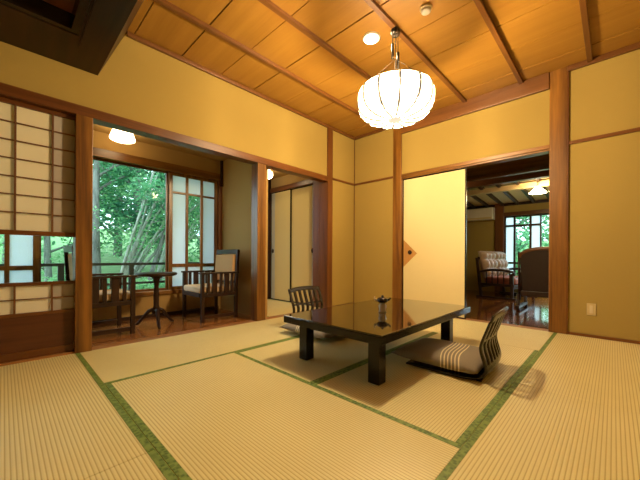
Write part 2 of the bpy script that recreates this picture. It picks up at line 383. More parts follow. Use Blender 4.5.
# ------------------------------------------------------------------ shoji screen left of the first post
def shoji(name, x0, x1, y, paper_last=True):
    s = sthing(name, (0, y, 0))
    T = .030
    fr = MB()
    fr.box(x0, x0+.032, 0, T, .012, 1.95).box(x1-.032, x1, 0, T, .012, 1.95)
    fr.box(x0+.032, x1-.032, 0, T, 1.915, 1.95).box(x0+.032, x1-.032, 0, T, .012, .07)
    fr.box(x0+.032, x1-.032, 0, T, .95, .985).box(x0+.032, x1-.032, 0, T, .565, .592).box(x0+.032, x1-.032, 0, T, .335, .36)
    fr.build('frame', M['redX'], s, .002)
    BX(x0+.032, x1-.032, .008, .020, .07, .335).build('lower_board', M['koshi'], s)
    la = MB(); xs = []
    x = x1-.015
    while x > x0+.1: x -= .2105; xs.append(x)
    xs = [q for q in xs if q > x0+.06]
    zs = [.985+i*.1335 for i in range(1, 7)]
    for q in xs:
        la.box(q-.006, q+.006, .004, .016, .985, 1.915); la.box(q-.006, q+.006, .004, .016, .36, .565)
    for z in zs + [.4625]: la.box(x0+.032, x1-.032, .006, .018, z-.004, z+.004)
    la.build('lattice', M['kumiko'], s)
    e = xs[0]
    MB().box(x0+.032, e, .019, .0195, .985, 1.915).box(x0+.032, e, .019, .0195, .36, .565).build('paper', M['paper'], s)
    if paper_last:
        d = MB().box(e, x1-.032, .019, .0195, .985, 1.915).box(e, x1-.032, .019, .0195, .36, .565).build('paper', M['paper_grey'], s)
        d['label'] = 'darker grey strip of paper beside the post'
    BX(x0+.032, x1-.032, .013, .016, .592, .95).build('pane', M['glass'], s)
    return s
shoji('door_1', -.42, .495, YL+.035)
shoji('door_2', -1.33, -.39, YL+.072)

# ------------------------------------------------------------------ fusuma in the right wall
def fusuma(name, loc, w, h, axis_dir, m=M['fusuma'], frame=.022, parts=None):
    """panel in local x (0..w) / z, face at -y"""
    s = sthing(name, loc); s.rotation_euler = (0, 0, axis_dir)
    BX(frame, w-frame, .004, .020, frame, h-frame).build('panel', m, s)
    MB().box(0, frame, 0, .024, 0, h).box(w-frame, w, 0, .024, 0, h).box(frame, w-frame, 0, .024, 0, frame).box(frame, w-frame, 0, .024, h-frame, h).build('frame', M['black'], s, .001)
    return s
# local +x -> world -y, local -y (face) -> world -x
f1 = fusuma('door_3', (XR+.03, 2.2815, .001), .905, 1.963, -PI/2, frame=.016)
dm = MB()
vs = [(.0165, z) for z in (1.055, .652)] + [(.23, .853)]
dm.add([(x, .0025, z) for x, z in vs]+[(x, .0039, z) for x, z in vs], [(0, 1, 2), (5, 4, 3), (0, 3, 4, 1), (1, 4, 5, 2), (2, 5, 3, 0)])
dm.build('diamond_patch', M['diamond'], f1)
hp = MB(); hp.lathe([(.0, -.006), (.018, -.006), (.030, -.002), (.032, .004), (.026, .004), (.0, .002)], 20)
h = hp.build('door_pull', M['iron'], f1); h.rotation_euler = (PI/2, 0, 0); h.location = (.120, -.001, .868)
# second fusuma slid behind it
f2 = fusuma('door_4', (XR+.06, 2.2815, .001), .88, 1.963, -PI/2, frame=.016)

# ================================================================== VERANDA (left) 
VY = 4.35
SB('floor_veranda', M['engawa'], XB, 2.35, YL+.12, VY+.02, -.08, -.005)
SB('wall_veranda_end', M['plaster_tan'], 2.32, 2.42, YL+.12, VY+.1, -.005, 2.25)
SB('wall_veranda_below_window', M['plaster_tan'], XB, 2.32, VY, VY+.1, -.005, .30)
SB('wall_veranda_above_window', M['plaster_tan'], XB, 2.32, VY, VY+.1, 2.05, 2.26)
SB('wall_veranda_near_end', M['plaster_tan'], XB-.1, XB, YL+.1, VY+.1, -.005, 2.26)
SB('ceiling_veranda', M['plaster_tan'], XB, 3.6, YL+.10, VY+.75, 2.25, 2.30)
trim(BX(XB, 2.32, VY-.03, VY+.09, .285, .335), M['postX'])
trim(BX(XB, 2.32, VY-.03, VY+.09, 1.95, 2.05), M['postX'])
trim(BX(2.262, 2.32, VY-.035, VY+.08, .335, 1.95), M['redZ'])
trim(BX(2.285, 2.32, VY-.065, VY-.03, 1.86, 2.25), M['darkZ'])
trim(BX(XB, 2.28, VY-.015, VY-.0005, -.005, .04), M['darkX'], .002)
def sash(name, x0, x1, y, cols, frosted=True):
    s = sthing(name, (0, y, 0)); z0, z1 = .335, 1.95; st = .048
    fr = MB().box(x0, x0+st, 0, .03, z0, z1).box(x1-st, x1, 0, .03, z0, z1)
    a, b = x0+st, x1-st
    for q, r in ((z0, z0+.045), (.645, .69), (1.66, 1.688), (z1-.045, z1)): fr.box(a, b, 0, .03, q, r)
    wbar = .036; cw = (b-a-2*wbar)/3
    edges = [(a, a+cw), (a+cw+wbar, a+2*cw+wbar), (b-cw, b)]
    rows = [(z0+.045, .645), (.69, 1.66), (1.688, z1-.045)]
    for q0, q1 in ((a+cw, a+cw+wbar), (b-cw-wbar, b-cw)):
        for r in rows: fr.box(q0, q1, 0, .03, r[0], r[1])
    fr.build('frame', M['postZ'], s, .002)
    fz, cl = MB(), MB()
    for i, (e0, e1) in enumerate(edges):
        for j, (r0, r1) in enumerate(rows):
            clear = (i == 1 and j == 1)
            (cl if clear else fz).box(e0, e1, .012, .016, r0, r1)
    fz.build('frosted_pane', M['frost'], s); cl.build('clear_pane', M['glass'], s)
    return s
sash('window_1', 1.560, 2.262, VY+.005, None)
sash('window_2', -.42, .262, VY+.005, None)
# large clear sash between them
s = sthing('window_3', (0, VY+.042, 0))
MB().box(.262-.04, .28, 0, .03, .335, 1.95).box(1.535, 1.575, 0, .03, .335, 1.95).box(.28, 1.535, 0, .03, .335, .365).box(.28, 1.535, 0, .03, 1.925, 1.95).build('frame', M['redZ'], s, .002)
BX(.28, 1.535, .012, .016, .365, 1.925).build('clear_pane', M['glass'], s)
s = sthing('window_4', (0, VY+.042, 0))
MB().box(-1.39, -1.35, 0, .03, .335, 1.95).box(-.44, -.40, 0, .03, .335, 1.95).build('frame', M['redZ'], s, .002)
BX(-1.35, -.44, .012, .016, .335, 1.95).build('clear_pane', M['glass'], s)

# railing outside
r = thing('veranda_railing', 'dark horizontal railing outside the veranda window', 'railing', (0, 4.78, -.3))
MB().bar((-1.5, 0, .985), (3.2, 0, .985), .05, .035).build('top_rail', M['rail'], r, .003)
MB().bar((-1.5, 0, .72), (3.2, 0, .72), .03, .03).build('lower_rail', M['rail'], r, .003)
for x in (-.9, -.1, .48, 1.22, 1.98, 2.75): BX(x-.03, x+.03, -.025, .025, 0, .97).build('post', M['rail'], r, .003)
SB('floor_outside', M['shikii'], -1.5, 3.3, 4.46, 4.9, -.38, -.30)

# hall behind the second bay
HX = 3.5
def mat_hall(): 
    t = thing('tatami_mat', 'tatami mat in the small hall before the two tall sliding doors', 'tatami mat', (2.96, 4.0, -.055))
    BX(-.53, .53, -.70, .70, 0, .052).build('rush_surface', M['tatY'], t, .0012)
    for sx in (-1, 1): BX(min(sx*.53, sx*.50), max(sx*.53, sx*.50), -.70, .70, .0522, .0536).build('border', M['heri'], t)
mat_hall()
SB('floor_hall', M['subfloor'], 2.42, 3.7, YL+.12, 4.85, -.12, -.056)
SB('wall_hall_back', M['plaster_tan'], 2.42, 3.6, 4.75, 4.85, -.055, 2.25)
trim(BX(3.38, 3.50, 4.66, 4.75, 0, 2.25), M['darkZ'])
trim(BX(HX-.03, HX+.08, YL+.15, 4.66, 1.99, 2.07), M['redY'])
trim(BX(HX-.02, HX+.08, YL+.15, 4.66, -.055, .0), M['darkY'], .002)
SB('wall_hall_right_over_door', M['plaster_tan'], HX, HX+.1, YL+.15, 4.75, 2.07, 2.25)
SB('wall_hall_right', M['plaster_tan'], HX+.085, HX+.10, YL+.15, 4.75, -.05, 2.07)
trim(BX(3.435, 3.50, YL+.151, YL+.30, 0, 1.99), M['redZ'])
for nm, ya, yb, dx, pull in (('door_5', 4.655, 4.095, .0, .06), ('door_6', 4.115, 3.475, .03, .545)):
    w = ya-yb
    d = fusuma(nm, (HX+dx, ya, .001), w, 1.987, -PI/2, plain('hall_fusuma_paper', (.66, .52, .21), .8, spec=.2), .012)
    e0 = .014 if nm == 'door_5' else w-.115
    BX(e0, e0+.10, .0025, .0039, .012, 1.975).build('border_strip', M['fusuma_grey'], d)
    hp = MB().lathe([(.0, -.006), (.016, -.006), (.026, -.002), (.028, .004), (.0, .003)], 16)
    h = hp.build('door_pull', M['iron'], d); h.rotation_euler = (PI/2, 0, 0); h.location = (pull, -.001, .90); h.scale = (1, 1.5, 1)

# ================================================================== LIVING ROOM (right)
LX = 8.0
SB('floor_living', M['livfloor'], XR+.12, LX+.1, -1.6, 2.75, -.08, -.004)
SB('wall_living_left', M['plaster'], XR+.12, LX, 2.65, 2.75, -.004, 2.7)
SB('wall_living_right', M['plaster'], XR+.12, LX, -1.7, -1.6, -.004, 2.7)
SB('wall_living_near', M['plaster'], XR+.12, XR+.14, -1.6, .357, -.004, 2.7)
SB('wall_living_near_left', M['plaster'], XR+.12, XR+.14, 2.42, 2.65, -.004, 2.7)
SB('wall_living_over_door', M['plaster'], XR+.12, XR+.14, .357, 2.42, 2.03, 2.7)
SB('wall_far_below_window', M['plaster'], LX, LX+.1, -1.6, 1.83, -.004, .25)
SB('wall_far_above_window', M['plaster'], LX, LX+.1, -1.6, 1.83, 1.83, 2.7)
SB('wall_far', M['plaster'], LX, LX+.1, 1.83, 2.75, -.004, 2.7)
trim(BX(LX-.05, LX+.05, 1.82, 2.00, 0, 2.05), M['redZ'])
trim(BX(LX-.05, LX+.05, -1.6, 1.82, 1.745, 1.83), M['redY'])
trim(BX(LX-.04, LX+.05, -1.6, 2.65, 1.98, 2.04), M['darkY'])
def far_window(name, ya, yb):
    s = sthing(name, (LX+.03, 0, 0)); fr = MB(); T = .03
    w = ya-yb
    z0, z1 = .25, 1.745
    cols = [(0, .15), (.19, .47), (.515, .665)]
    sc = w/.70
    ys = []
    a = ya-.03
    bars = [(ya, ya-.03), (a-.15*sc, a-.19*sc), (a-.45*sc, a-.49*sc), (yb+.03, yb)]
    for p, q in bars: fr.box(0, T, q, p, z0, z1)
    for i in range(3):
        p, q = bars[i][1], bars[i+1][0]
        for z, t in ((z0, .03), (.66, .04), (1.50, .045), (z1-.03, .03)): fr.box(0, T, q, p, z, z+t)
    fr.build('frame', M['darkZ'], s)
    fz, cl = MB(), MB()
    for i in range(3):
        p, q = bars[i][1], bars[i+1][0]
        for z, y in ((z0+.03, .66), (.70, 1.50), (1.545, z1-.03)):
            (cl if i == 1 else fz).box(.012, .016, q, p, z, y)
    fz.build('frosted_pane', M['frost'], s); cl.build('clear_pane', M['glass'], s)
far_window('window_5', 1.82, 1.12)
s = sthing('window_6', (LX+.03, 0, 0))
MB().box(0, .03, .18, .22, .25, 1.745).box(0, .03, .22, 1.12, .25, .28).box(0, .03, .22, 1.12, 1.715, 1.745).build('frame', M['darkZ'], s)
BX(.012, .016, .22, 1.12, .28, 1.715).build('clear_pane', M['glass'], s)
far_window('window_7', .18, -.7)
s = sthing('window_8', (LX+.03, 0, 0))
MB().box(0, .03, -1.6, -1.56, .25, 1.745).build('frame', M['darkZ'], s)
BX(.012, .016, -1.56, -.7, .25, 1.745).build('clear_pane', M['glass'], s)
# ceiling: flat part over the doorway, beams, then rafters sloping down to the window wall
SB('ceiling_living', M['darkY'], XR+.14, 5.35, -1.6, 2.65, 2.34, 2.40)
def sz(x): return 2.27-(x-5.3)*.085
mb = MB(); prof = [(5.30, sz(5.3)), (LX, sz(LX)), (LX, sz(LX)+.05), (5.30, sz(5.3)+.05)]
prism(mb, prof, -1.6, 2.65); struct(mb.build('ceiling_living_slope', plain('living_ceiling_board', (.72, .54, .28), .8, var=.05)))
trim(BX(4.88, 5.00, -1.6, 2.65, 1.99, 2.34), M['postY'])
trim(BX(4.84, 4.92, -1.6, 2.65, 1.945, 1.99), M['battenY'])
trim(BX(5.30, 5.42, -1.6, 2.65, 1.95, 2.34), M['redY'])
for i in range(13):
    y = 2.45-i*.30
    mb = MB(); mb.bar((5.42, y, sz(5.42)-.03), (LX-.01, y, sz(LX)-.03), .05, .059); trim(mb, M['darkX'], 0)
trim(BX(6.45, 6.56, -1.6, 2.65, 2.045, 2.135), plain('purlin_wood', (.62, .44, .20), .7, var=.08))
trim(BX(5.55, 5.67, 2.10, 2.22, 0, 2.26), M['postZ'])
SB('wall_living_partition', M['darkZ'], 5.67, 6.3, 2.12, 2.20, 0, 2.18)

# ================================================================== LOW TABLE
t = thing('low_table', 'low black lacquered table with a mirror-like top', 'table', (2.295, 1.42, 0))
HX2, HY2, TH = .765, .45, .34
tt = BX(-HX2, HX2, -HY2, HY2, TH-.010, TH).build('tabletop', M['lacquer'], t, .004, seg=3)
BX(-HX2+.001, HX2-.001, -HY2+.001, HY2-.001, TH-.058, TH-.010).build('edge_frame', M['leglac'], t, .004)
MB().box(-.66, .66, -.355, -.335, TH-.098, TH-.058).box(-.66, .66, .325, .345, TH-.098, TH-.058).box(-.66, -.64, -.335, .325, TH-.098, TH-.058).box(.54, .56, -.335, .325, TH-.098, TH-.058).build('apron', M['leglac'], t, .002)
for x, y in ((-.680, -.375), (-.680, .275), (.480, -.365), (.480, .275)):
    BX(x, x+.082, y, y+.082, 0, TH-.058).build('leg', M['leglac'], t, .004)

# small ornament pot on the table
p = thing('ornament', 'small black and pale ceramic pot with a knob on the low table', 'pot', (2.19, 1.385, TH), rz=-.8)
MB().lathe([(.030, 0), (.034, .006), (.026, .016), (.030, .035), (.034, .052), (.026, .070), (.014, .078)], 24).build('pedestal', M['glaze'], p)
bw = MB().lathe([(.012, .078), (.034, .082), (.046, .096), (.044, .112), (.030, .122), (.012, .126)], 24).build('bowl', M['blackglass'], p)
MB().lathe([(.008, .126), (.012, .131), (.010, .138), (.003, .143)], 14).build('knob', M['iron'], bw)
MB().tube([(-.040, 0, .098), (-.062, 0, .106), (-.072, 0, .122), (-.062, 0, .128)], [.010, .010, .009, .006], 10).build('handle', M['white'], bw)
MB().tube([(.040, 0, .100), (.058, 0, .108), (.068, 0, .120)], [.011, .009, .007], 10).build('spout', M['blackglass'], bw)

# ================================================================== LEGLESS CHAIRS
def zaisu(name, label, loc, rz):
    """local: seat runs toward +y, backrest at y~0 leaning to -y; width along x"""
    t = thing(name, label, 'legless chair', loc, rz)
    W = .255
    prof = [(.52, .014), (.30, .012), (.12, .012), (.04, .018), (-.005, .040), (-.020, .075), (-.010, .125), (.006, .180), (.010, .225), (-.004, .275), (-.030, .345), (-.052, .410), (-.066, .455)]
    ff = []                                     # refine
    for i in range(len(prof)-1):
        p0 = prof[max(i-1, 0)]; p1 = prof[i]; p2 = prof[i+1]; p3 = prof[min(i+2, len(prof)-1)]
        for k in range(3):
            u = k/3
            ff.append(tuple(.5*((2*p1[j])+(-p0[j]+p2[j])*u+(2*p0[j]-5*p1[j]+4*p2[j]-p3[j])*u*u+(-p0[j]+3*p1[j]-3*p2[j]+p3[j])*u**3) for j in (0, 1)))
    ff.append(prof[-1])
    nslot = 6
    cols = [-W, -W+.035]
    gap = (2*W-.07)/(nslot*2-1)
    for k in range(nslot*2-1): cols.append(-W+.035+gap*(k+1))
    cols.append(W)
    # cols: solid stile | slot, slat, slot ... | stile
    vs, fs = [], []
    n = len(cols)
    for (y, z) in ff:
        k = max(0, z-.05)/.4
        for x in cols:
            wx = x*(.90+.06*min(1, k*1.3)) if z > .05 else x*(.94 if y < .1 else 1)
            yy = y + (.016*(x/W)**2 if z > .03 else .016*(x/W)**2*max(0, (z-.012)/.018))
            zz = z - (.018*(x/W)**2 if z > .40 else 0)
            vs.append((wx, yy, zz))
    for i in range(len(ff)-1):
        z = (ff[i][1]+ff[i+1][1])/2
        for j in range(n-1):
            slot = (j % 2 == 1) and 0 < j < n-2+1 and j != n-1 and 1 <= j <= n-3
            if slot and (.105 < z < .255 or .275 < z < .415): continue
            fs.append((i*n+j, i*n+j+1, (i+1)*n+j+1, (i+1)*n+j))
    b = MB(); b.add(vs, fs, True); o = b.build('bent_shell', M['zaisu'], t)
    so = o.modifiers.new('solid', 'SOLIDIFY'); so.thickness = .013; so.offset = 0
    bv = o.modifiers.new('bevel', 'BEVEL'); bv.width = .002; bv.segments = 1; bv.limit_method = 'ANGLE'
    # back edge foot strip
    BX(-.22, .22, .02, .05, 0, .010).build('foot_strip', M['zaisu'], t)
    return t
def cushion(label, loc, rz, w=.27, d=.30):
    bm = bmesh.new(); N = 22; T = .058
    grid = {}
    for side in (1, -1):
        for i in range(N+1):
            for j in range(N+1):
                u, v = i/N*2-1, j/N*2-1
                eu = (1-abs(u)**3.2); ev = (1-abs(v)**3.2)
                th = T*max(0, eu*ev)**.42
                pin = 1-.05*(1-abs(u*v)) * (max(abs(u), abs(v))**4)
                x, y = u*w*pin, v*d*pin
                z = T*.85 + side*th*(.95 if side > 0 else .80)
                if side < 0 and (i in (0, N) or j in (0, N)): grid[(side, i, j)] = grid[(1, i, j)]; continue
                grid[(side, i, j)] = bm.verts.new((x, y, z))
        for i in range(N):
            for j in range(N):
                q = [grid[(side, i, j)], grid[(side, i+1, j)], grid[(side, i+1, j+1)], grid[(side, i, j+1)]]
                if side < 0: q = q[::-1]
                try: bm.faces.new(q)
                except ValueError: pass
    me = bpy.data.meshes.new('floor_cushion'); bm.to_mesh(me); bm.free()
    for p in me.polygons: p.use_smooth = True
    me.materials.append(M['cushion'])
    o = bpy.data.objects.new('floor_cushion', me); COL.objects.link(o); o.location = loc; o.rotation_euler = (0, 0, rz)
    return tag(o, label, 'cushion', 'floor cushions on the legless chairs')
zaisu('legless_chair', 'dark bentwood legless chair with slotted back, right of the low table', (2.355, .600, 0), math.radians(3))
cushion('grey floor cushion with wavy cream lines, right of the low table', (2.345, .925, .017), 0, .275, .31)
zaisu('legless_chair', 'dark bentwood legless chair with slotted back, behind the low table near the hall', (2.425, 2.535, 0), PI)
cushion('grey floor cushion behind the low table, mostly hidden under its top', (2.30, 2.19, .017), PI, .30, .32)

# ================================================================== LAMPS AND CEILING FITTINGS
LC = (2.368, 1.380)
lt = thing('pendant_lantern', 'large white ribbed cloth lantern hanging over the low table', 'pendant lamp', (LC[0], LC[1], ZC-.034), .12)
ZT, ZBm, ZHUB = -.395, -.60, -.735              # relative to the batten underside
NR = 12
def prof_r(u):                                     # u 0 bottom hub .. 1 top rim -> (r, z)
    pts = [(.055, -.775), (.13, -.775), (.205, -.762), (.262, -.735), (.298, -.695), (.314, -.650), (.318, -.605), (.316, -.562), (.303, -.530), (.268, -.515)]
    f = u*(len(pts)-1); i = min(int(f), len(pts)-2); k = f-i
    return [pts[i][j]*(1-k)+pts[i+1][j]*k for j in (0, 1)]
vs, fs = [], []
NU, NA = 27, NR*8
for i in range(NU+1):
    r, z = prof_r(i/NU)
    for a in range(NA):
        th = 2*PI*a/NA; ph = (a % 8)/8
        lob = 1+.025*math.sin(PI*ph)*min(1, i/6)
        vs.append((r*lob*math.cos(th), r*lob*math.sin(th), z - .010*math.sin(PI*ph)*(1-i/NU)))
for i in range(NU):
    for a in range(NA):
        b2 = (a+1) % NA; fs.append((i*NA+a, i*NA+b2, (i+1)*NA+b2, (i+1)*NA+a))
fs.append(tuple(range(NA))[::-1])
for a in range(NA): pass
mb = MB(); mb.add(vs, fs, True); mb.build('lamp_shade', M['shade'], lt)
MB().lathe([(.0, -.512), (.205, -.512), (.205, -.506), (.0, -.506)], 48).build('top_cap', M['cap'], lt)
for k in range(NR):
    th = 2*PI*k/NR; pts = []
    for i in range(NU+1):
        r, z = prof_r(i/NU); pts.append(((r+.002)*math.cos(th), (r+.002)*math.sin(th), z-.002*(1-i/NU)))
    MB().tube(pts, .0092, 6).build('rib', M['rib'], lt)
MB().lathe([(.0, -.787), (.05, -.787), (.058, -.781), (.055, -.774), (.0, -.774)], 20).build('hub', M['hub'], lt)
cn = MB().lathe([(.0, 0), (.042, 0), (.042, -.02), (.030, -.045), (.014, -.055), (.0, -.055)], 20).build('canopy', M['iron'], lt)
MB().tube([(-.03, -.015, 0), (-.035, -.015, -.05)], .018, 10).build('hook_block', M['iron'], cn)
co = MB().tube([(0, 0, -.05), (0, 0, -.19)], .0035, 6).tube([(-.020, .018, -.05), (-.020, .018, -.12)], .0035, 6).tube([(.018, -.016, -.05), (.018, -.016, -.19)], .003, 6).build('cord', M['iron'], lt)
MB().tube([(-.020, .018, -.115), (-.020, .018, -.25)], .011, 10).build('adjuster', M['iron'], co)
MB().tube([(.018, -.016, -.19), (.018, -.016, -.325)], .013, 10).build('adjuster', M['iron'], co)
for k in range(3):
    th = 2*PI*k/3+.4
    MB().tube([(0, 0, -.245), (.27*math.cos(th), .27*math.sin(th), -.514)], .0022, 5).build('wire', M['iron'], lt)
MB().tube([(0, 0, -.24), (0, 0, -.49)], .004, 6).build('stem', M['iron'], lt)

for dx, dy, dl in ((2.335, 1.61, 'round white disc light set in the board ceiling beside the lantern'), (.62, .48, 'unseen round disc light added as fill in the ceiling above the viewpoint'), (2.335, -.70, 'round disc light added as fill in the ceiling near the right wall, out of view')):  # last two discs are unseen additions that brighten the floor
  d = thing('ceiling_downlight', dl, 'ceiling light', (dx, dy, ZC))
  MB().lathe([(.0, -.012), (.070, -.012), (.080, -.006), (.082, 0), (.0, 0)], 32).build('rim', M['white'], d)
  MB().lathe([(.0, -.0155), (.066, -.0155), (.068, -.0125), (.0, -.0125)], 32).build('diffuser', M['disc'], d)
d = thing('smoke_detector', 'small round white smoke detector on the board ceiling', 'smoke detector', (2.35, 1.095, ZC))
MB().lathe([(.0, -.022), (.046, -.022), (.048, -.018), (.048, 0), (.0, 0)], 28).build('base', M['beige'], d)
MB().lathe([(.0, -.046), (.026, -.046), (.036, -.040), (.038, -.0225), (.0, -.0225)], 28).build('sensor_cap', M['white'], d)
def ceiling_dome(label, loc, s=1.0, hemi=False):
    d = thing('ceiling_lamp', label, 'ceiling lamp', loc)
    MB().lathe([(.0, -.03), (.055*s, -.03), (.055*s, 0), (0, 0)], 24).build('base', M['white'], d)
    if hemi: pr = [(.0, -.19*s), (.05*s, -.185*s), (.085*s, -.16*s), (.098*s, -.12*s), (.09*s, -.07*s), (.05*s, -.031)]
    else: pr = [(.0, -.158*s), (.106*s, -.157*s), (.121*s, -.150*s), (.124*s, -.136*s), (.098*s, -.060*s), (.075*s, -.031)]
    MB().lathe(pr, 28).build('glass_shade', M['dome'], d)
    return d
ceiling_dome('white glass ceiling lamp glowing over the veranda chairs', (.925, 3.98, 2.25), 1.0)
ceiling_dome('round white ceiling lamp in the hall beyond the narrow bay', (3.02, 4.12, 2.25), .9, True)
def pendant(label, x, y, zt):
    d = thing('shade_lamp', label, 'pendant lamp', (x, y, zt), 0, 'cone lamps in the living room')
    MB().tube([(0, 0, 0), (0, 0, -.10)], .006, 8).build('stem', M['iron'], d)
    MB().lathe([(.02, -.10), (.035, -.105), (.05, -.13), (.09, -.17), (.125, -.205), (.122, -.208), (.0, -.175)], 28).build('glass_shade', M['cone'], d)
    MB().lathe([(.0, -.085), (.028, -.088), (.03, -.10), (0, -.101)], 16).build('cap', M['iron'], d)
pendant('white cone pendant lamp in full view in the living room', 6.30, .935, 2.11)
pendant('white cone pendant lamp half hidden by the doorway post', 6.30, .655, 2.11)
pendant('white cone pendant lamp added as living room fill, hidden behind the right wall', 5.9, -.35, 2.09)  # unseen lamp added to brighten the living room
pendant('white cone pendant lamp added as living room fill, hidden behind the sliding door', 5.0, 2.25, 2.3)  # also added out of sight, for more light in the living room

o = thing('wall_outlet', 'small beige wall outlet low on the right wall', 'outlet', (XR, .160, .282))
cp = BX(-.008, 0, -.036, .036, -.060, .060).build('cover_plate', M['beige'], o, .002)
BX(-.011, -.008, -.012, .014, -.040, .040).build('socket', M['socket'], cp, .001)

# ================================================================== VERANDA FURNITURE
def armchair(label, loc, rz, cush):
    """front toward -x"""
    t = thing('veranda_armchair', label, 'armchair', loc, rz)
    D, W, A = .25, .265, .605
    for sx, sy in ((-1, -1), (-1, 1), (1, -1), (1, 1)):
        x, y = sx*(D-.02), sy*W
        top = A-.022 if sx < 0 else .86
        if sx < 0: BX(x-.02, x+.02, y-.02, y+.02, 0, top).build('leg', M['darkZ'], t, .003)
        else: MB().bar((x-.01, y, 0), (x-.01, y, .40), .036, .04, (1, 0, 0)).build('leg', M['darkZ'], t, .003)
    for sy in (-1, 1):
        y = sy*W
        a = MB(); a.box(-D-.015, D+.0, y-.033, y+.033, A-.022, A)
        ar = a.build('armrest', M['darkX'], t, .005)
        sl = MB()
        BX(-D+.04, D-.03, y-.012, y+.012, .035, .075).build('stretcher', M['darkX'], t, .002); sl.box(-D+.04, D-.03, y-.014, y+.014, .30, .345)
        for xc, w in ((-.155, .034), (-.075, .066), (.012, .034), (.090, .066), (.165, .034)): sl.box(xc-w/2, xc+w/2, y-.010, y+.010, .345, A-.022)
        sl.build('side_slats', M['darkZ'], ar, .002)
    MB().box(-D+.04-.05, -D+.02, -W+.02, W-.02, .30, .345).box(-D+.0, D-.03, -W+.02, W-.02, .32, .335).build('seat_frame', M['darkX'], t, .002)
    MB().bar((D-.03, -W, .38), (D, -W, .885), .036, .036, (0, 1, 0)).bar((D-.03, W, .38), (D, W, .885), .036, .036, (0, 1, 0)).bar((D-.002, -W-.015, .865), (D-.002, W+.015, .865), .034, .06).bar((D-.02, -W, .47), (D-.02, W, .47), .025, .04).build('back_frame', M['darkY'], t, .003)
    c = BX(-D-.005, D-.045, -W+.022, W-.022, .346, .425).build('seat_cushion', cush, t, .025, seg=4)
    mt = Matrix.Translation((D-.035, 0, .66)) @ Matrix.Rotation(.07, 4, 'Y')
    b = MB().box(-.030, .012, -W+.024, W-.024, -.19, .165, mt).build('back_cushion', M['tancloth'], t, .018, seg=4)
    return t
armchair('dark slatted armchair with tan back cushion at the veranda end wall', (1.90, 3.84, -.005), 0, M['cream'])
armchair('dark slatted armchair seen from its side, just right of the first post', (.70, 3.84, -.005), PI, M['cream'])
t = thing('round_table', 'small round dark pedestal table between the veranda armchairs', 'table', (1.22, 3.78, -.005))
MB().lathe([(.0, .575), (.19, .575), (.215, .585), (.218, .603), (.205, .612), (.0, .612)], 36).build('tabletop', M['darkX'], t)
MB().lathe([(.0, .14), (.045, .145), (.040, .18), (.028, .24), (.030, .34), (.024, .46), (.035, .54), (.07, .574), (0, .575)], 20).build('pedestal', M['darkZ'], t)
for k in range(3):
    a = 2*PI*k/3+.35
    pts = [(.03, .19), (.08, .17), (.14, .10), (.20, .03), (.235, .013)]
    MB().tube([(r*math.cos(a), r*math.sin(a), z) for r, z in pts], [.022, .021, .018, .015, .013], 8).build('leg', M['darkZ'], t)

# ================================================================== LIVING ROOM FURNITURE
t = thing('loveseat', 'cream tufted loveseat with red-brown seat in the living room', 'sofa', (7.22, 1.58, -.004), math.radians(-8))
W = .56                                             # local: back at +y, front -y
for sx in (-1, 1):
    x = sx*W
    MB().bar((x, .27, .02), (x, .36, .80), .045, .05, (0, 1, 0)).build('back_post', M['darkZ'], t, .004)
    MB().tube([(x, .30, .52), (x, .10, .56), (x, -.12, .56), (x, -.30, .53), (x, -.33, .46)], [.022, .026, .028, .026, .02], 8).build('armrest', M['darkX'], t)
    sl = MB()
    for k in range(5): y = -.25+k*.105; sl.tube([(x, y, .27), (x, y, .55)], .011, 8)
    sl.bar((x, -.32, .27), (x, .28, .27), .04, .05).build('arm_spindles', M['darkZ'], t)
    MB().bar((x, -.29, .02), (x, -.29, .50), .045, .045).build('front_post', M['darkZ'], t, .004)
    MB().bar((x, -.36, .02), (x, .36, .02), .05, .036).build('runner', M['darkX'], t, .004)
MB().bar((-W, -.29, .24), (W, -.29, .24), .04, .07).bar((-W, .26, .24), (W, .26, .24), .04, .07).bar((-W, .33, .79), (W, .33, .79), .04, .06).build('frame_rail', M['darkX'], t, .004)
for s in (-1, 1):
    BX(s*.265-.262, s*.265+.262, -.33, .24, .28, .42).build('seat_cushion', M['redseat'], t, .05, seg=4)
# tufted back cushions
def tufted(w, h, th, nx, nz):
    N = 36; vs, fs = [], []
    for i in range(N+1):
        for j in range(N+1):
            u, v = i/N, j/N
            d = abs(math.sin(PI*nx*u))*abs(math.sin(PI*nz*v))
            e = min(1, min(u, 1-u)*9)*min(1, min(v, 1-v)*7)
            vs.append(((u-.5)*w, -th*(e**.5)*(.45+.55*d**.5), (v-.5)*h))
    for i in range(N):
        for j in range(N): fs.append((i*(N+1)+j, (i+1)*(N+1)+j, (i+1)*(N+1)+j+1, i*(N+1)+j+1))
    o = len(vs); vs += [(-w/2, .04, -h/2), (w/2, .04, -h/2), (w/2, .04, h/2), (-w/2, .04, h/2)]
    fs.append((o, o+1, o+2, o+3)); 
    e0 = [i*(N+1) for i in range(N+1)]; e1 = [i*(N+1)+N for i in range(N+1)]; e2 = list(range(N+1)); e3 = [N*(N+1)+j for j in range(N+1)]
    fs += [tuple(e0[::-1]+[o, o+1]), tuple(e1+[o+2, o+3]), tuple(e2+[o+3, o]), tuple(e3[::-1]+[o+1, o+2])]
    m = MB(); m.add(vs, fs, True); return m
for s in (-1, 1):
    o = tufted(.53, .56, .11, 3, 3).build('back_cushion', M['leather'], t)
    o.location = (s*.266, .265, .665); o.rotation_euler = (math.radians(-12), 0, 0)

